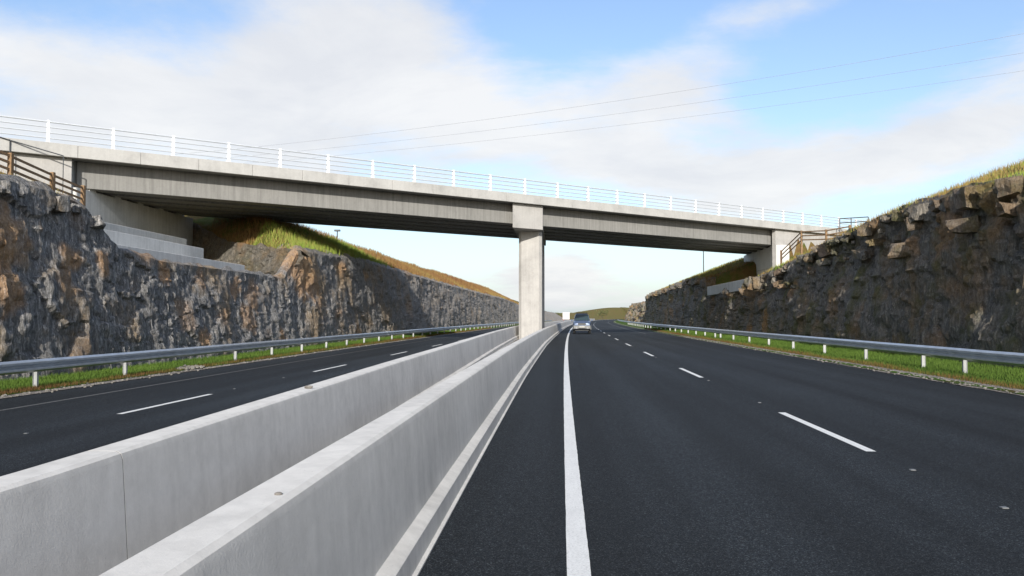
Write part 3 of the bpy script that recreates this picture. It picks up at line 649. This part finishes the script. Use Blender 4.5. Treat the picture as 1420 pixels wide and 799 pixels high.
for (lx, ly, ld), (rx, ry, rd), nm in zip(LW, RW, ('highest', 'middle', 'lowest')):
    a_, b_ = at(lx, ly, ld), at(rx, ry, rd); pts = []
    for i in range(41):
        k = i/40; p = a_.lerp(b_, k); p.z -= 2.1*4*k*(1-k)*.42; pts.append(p)
    o = MB().tube(pts, .009, 5).build('overhead_wire', M['wire']); tag(o, nm + ' of the three thin overhead wires crossing the sky', 'wire', 'overhead wires')
for (Wp, lab) in ((LW, 'wooden portal pole behind the left abutment carrying the wires'),):
    m0 = at(*Wp[0]); m1 = at(*Wp[2]); mid = (m0+m1)/2; gz = H(mid.x, mid.y); root = tag(empty('power_pole', (mid.x, mid.y, gz)), lab, 'power pole'); o0 = root.location
    MB().bar(m0-o0 - Vector((0, 0, .25)), m1-o0 - Vector((0, 0, .25)), .18).build('crossarm', M['bark'], root)
    for k in (.3, .7):
        p = m0.lerp(m1, k) - o0; MB().tube([(p.x, p.y, -1), (p.x, p.y, p.z)], [.17, .12], 10).build('pole', M['bark'], root)
    for q in Wp: p = at(*q) - o0; MB().tube([p - Vector((0, 0, .2)), p], .05, 6).build('insulator', M['dark'], root)

# ---------------------------------------------------------------- vehicles
def wheel(root, x, y, r, w, inner):
    mb = MB(); mb.tube([(x-w/2, y, r), (x-w/2+.03, y, r), (x+w/2-.03, y, r), (x+w/2, y, r)], [r*.9, r, r, r*.9], 24); o = mb.build('wheel', M['tyre'], root)
    s = 1 if x > 0 else -1; mb = MB(); mb.tube([(x + s*(w/2-.02), y, r), (x + s*(w/2+.01), y, r)], [r*.62, r*.55], 16); mb.build('rim', M['trim'], o)
def suv(root):
    # loft of half sections: y, list of (x, z) from sill to roof line
    secs = [(-2.22, [(.62, .48), (.78, .55), (.80, .70), (.74, .86), (.40, .90)]), (-2.10, [(.76, .36), (.86, .50), (.87, .74), (.82, .95), (.45, 1.0)]),
            (-1.55, [(.84, .34), (.90, .48), (.90, .80), (.84, 1.04), (.45, 1.10)]), (-.95, [(.84, .34), (.90, .46), (.91, .85), (.86, 1.07), (.45, 1.15)]),
            (0, [(.84, .34), (.90, .46), (.91, .85), (.86, 1.08), (.45, 1.12)]), (1.6, [(.84, .34), (.90, .46), (.91, .85), (.86, 1.08), (.45, 1.12)]), (2.2, [(.78, .42), (.86, .55), (.87, .85), (.82, 1.08), (.45, 1.1)])]
    mb = MB(); n = 10
    for y, h in secs: mb.v += [Vector((x, y, z)) for x, z in h] + [Vector((-x, y, z)) for x, z in reversed(h)]
    for i in range(len(secs)-1):
        for j in range(n): mb.f.append((i*n+j, i*n+(j+1) % n, (i+1)*n+(j+1) % n, (i+1)*n+j))
    mb.f += [tuple(range(n)), tuple((len(secs)-1)*n+j for j in range(n))[::-1]]
    body = mb.build('body', M['car'], root, .03, True)
    # cabin: roof + pillars
    lo = [(-.80, -.86, 1.08), (.80, -.86, 1.08), (.82, 2.1, 1.08), (-.82, 2.1, 1.08)]; hi = [(-.63, -.22, 1.68), (.63, -.22, 1.68), (.66, 1.95, 1.68), (-.66, 1.95, 1.68)]
    cab = MB().hexa(lo + hi).build('cabin', M['car'], root, .06, True)
    MB().hexa([(-.60, -.16, 1.66), (.60, -.16, 1.66), (.62, 1.9, 1.66), (-.62, 1.9, 1.66), (-.55, .0, 1.74), (.55, .0, 1.74), (.57, 1.8, 1.74), (-.57, 1.8, 1.74)]).build('roof', M['trim'], root, .03)
    def pane(name, q, off):
        a_, b_, c_, d_ = [Vector(p) for p in q]; nrm = (b_-a_).cross(c_-a_).normalized()*off
        mb = MB(); mb.hexa([a_, b_, c_, d_, a_+nrm, b_+nrm, c_+nrm, d_+nrm]); return mb.build(name, M['glass'], root)
    pane('windscreen', [(-.73, -.81, 1.14), (.73, -.81, 1.14), (.60, -.27, 1.63), (-.60, -.27, 1.63)], .03)
    for s in (-1, 1):
        pane('side_window', [(s*.80, -.55, 1.14), (s*.815, .65, 1.14), (s*.675, .62, 1.60), (s*.66, -.12, 1.60)], .02*(-1 if s < 0 else 1)); pane('side_window', [(s*.815, .73, 1.14), (s*.82, 1.95, 1.14), (s*.68, 1.85, 1.60), (s*.675, .7, 1.60)], .02*(-1 if s < 0 else 1))
        MB().hexa([(s*.42, -2.24, .74), (s*.79, -2.14, .74), (s*.79, -2.0, .74), (s*.42, -2.05, .74), (s*.46, -2.23, .90), (s*.80, -2.11, .92), (s*.80, -2.0, .92), (s*.46, -2.05, .90)]).build('headlight', M['lamp'], root, .015)
        MB().tube([(s*.56, -2.34, .50), (s*.56, -2.26, .50)], [.07, .075], 12).build('fog_lamp', M['lamp'], root)
        MB().box(s*.93 - .0 if s > 0 else -1.09, 1.09 if s > 0 else -.93, -.72, -.62, 1.06, 1.22).build('mirror', M['car'], root, .03)
        MB().tube([(s*.6, .1, 1.78), (s*.6, 1.75, 1.78)], .025, 6).build('roof_rail', M['dark'], root)
        for y in (-1.38, 1.35): wheel(root, s*.76, y, .355, .24, s)
        for y in (-1.38, 1.35): MB().tube([(s*.88, y + .43*math.cos(a_), .36 + .43*math.sin(a_)) for a_ in [math.pi*i/10 for i in range(11)]], .045, 6).build('wheel_arch', M['trim'], root)
    MB().box(-.58, .58, .3, .36, 1.76, 1.82).build('roof_bar', M['dark'], root); MB().box(-.58, .58, 1.4, 1.46, 1.76, 1.82).build('roof_bar', M['dark'], root)
    g = MB().box(-.40, .40, -2.245, -2.2, .74, .90).build('grille', M['black'], root, .01)
    for k in range(3): MB().box(-.38, .38, -2.255, -2.24, .765 + k*.045, .78 + k*.045).build('grille_bar', M['trim'], g)
    MB().hexa([(-.84, -2.30, .42), (.84, -2.30, .42), (.88, -2.05, .42), (-.88, -2.05, .42), (-.84, -2.30, .70), (.84, -2.30, .70), (.88, -2.05, .72), (-.88, -2.05, .72)]).build('bumper', M['trim'], root, .04)
    MB().box(-.36, .36, -2.312, -2.29, .44, .50).build('air_intake', M['black'], root, .01)
    MB().box(-.26, .26, -2.325, -2.30, .54, .65).build('number_plate', M['plate'], root, .005)
    MB().box(-.7, .7, -2.0, 2.0, .26, .42).build('underbody', M['black'], root)
p = at(807.6, 463, 79); car = tag(empty('car', (p.x, p.y + 2.2, 0), -.02), 'silver blue four wheel drive car coming towards the camera', 'car'); suv(car); car.scale = (.97, 1, 1.13)
LY = 300.0; lr = tag(empty('lorry', (RP(-7.9, LY, -.22))), 'white box lorry driving away far down the left carriageway', 'lorry')
MB().box(-1.25, 1.25, 0, 7, 1.0, 3.6).build('cargo_box', M['white'], lr, .05)
for s in (-1, 1):
    MB().box(s*.62-.6, s*.62+.6, -.03, 0, 1.08, 3.5).build('rear_door', M['white'], lr, .02)
    MB().box(s*1.0-.15, s*1.0+.15, -.05, .05, .72, .86).build('tail_light', M['red'], lr)
    for y in (1.2, 8.0): wheel(lr, s*1.05, y, .5, .3, s)
MB().box(-1.2, 1.2, -.02, 8.5, .62, 1.0).build('chassis', M['black'], lr); MB().box(-1.15, 1.15, 7.2, 9.0, .7, 2.9).build('cab', M['white'], lr, .1)

# ---------------------------------------------------------------- far trees
def tree(label, px, d, h, wdt, seed, name='tree', group='far trees', n=900):
    r = random.Random(seed); p = at(px, 440, d); gz = H(p.x, p.y); root = tag(empty(name, (p.x, p.y, gz - .3)), label, 'tree', group)
    mb = MB(); mb.tube([(0, 0, -.5), (.1, 0, h*.3), (0, .1, h*.75)], [h*.03, h*.022, h*.008], 7)
    for k in range(6):
        a_ = r.uniform(0, 6.28); z0 = h*r.uniform(.25, .5); mb.tube([(0, 0, z0), (math.cos(a_)*wdt*.35, math.sin(a_)*wdt*.35, z0 + h*.25)], [h*.012, h*.004], 5)
    mb.build('trunk', M['bark'], root)
    V = []; T = []; cl = [(Vector((r.gauss(0, wdt*.24), r.gauss(0, wdt*.24), h*r.uniform(.35, .92))), wdt*r.uniform(.12, .24)) for _ in range(16)]
    for k in range(n):
        c_, s = r.choice(cl); q = c_ + Vector((r.gauss(0, s*.6), r.gauss(0, s*.6), r.gauss(0, s*.5))); tn = r.random()
        for _ in range(3): V.append(q + Vector((r.gauss(0, 1), r.gauss(0, 1), r.gauss(0, 1)))*h*.028); T.append(tn)
    o = mesh_obj('crown', V, [(3*k, 3*k+1, 3*k+2) for k in range(n)], M['leaf'], root); o.data.attributes.new('tone', 'FLOAT', 'POINT').data.foreach_set('value', T)
tree('round tree on the skyline at the bend of the road', 835, 560, 7.5, 7, 3)
tree('small bush on top of the right bank far off', 868, 330, 2.6, 3.4, 5, 'bush')
# hedgerows and woods that read as one mass on the horizon
V = []; T = []; n = 0
for k in range(26000):
    px = random.uniform(560, 1000); d = random.choice((900, 1150, 1500)) + random.uniform(-25, 25); p = at(px, 440, d)
    env = .45 + .55*noise.noise((px*.035, d*.01, 0)) + .3*noise.noise((px*.15, d*.01, 4))
    if env < .1: continue
    gz = H(p.x, p.y); q = Vector((p.x, p.y, gz + random.random()**.8*4.2*env)); tn = random.random(); s = d*.0011
    for _ in range(3): V.append(q + Vector((random.gauss(0, 1), random.gauss(0, 1), random.gauss(0, .8)))*s); T.append(tn)
    n += 1
o = mesh_obj('far_woodland', V, [(3*k, 3*k+1, 3*k+2) for k in range(n)], M['leaf']); o.data.attributes.new('tone', 'FLOAT', 'POINT').data.foreach_set('value', T)
tag(o, 'dark hedges and woods along the far horizon', 'woodland', kind='stuff')
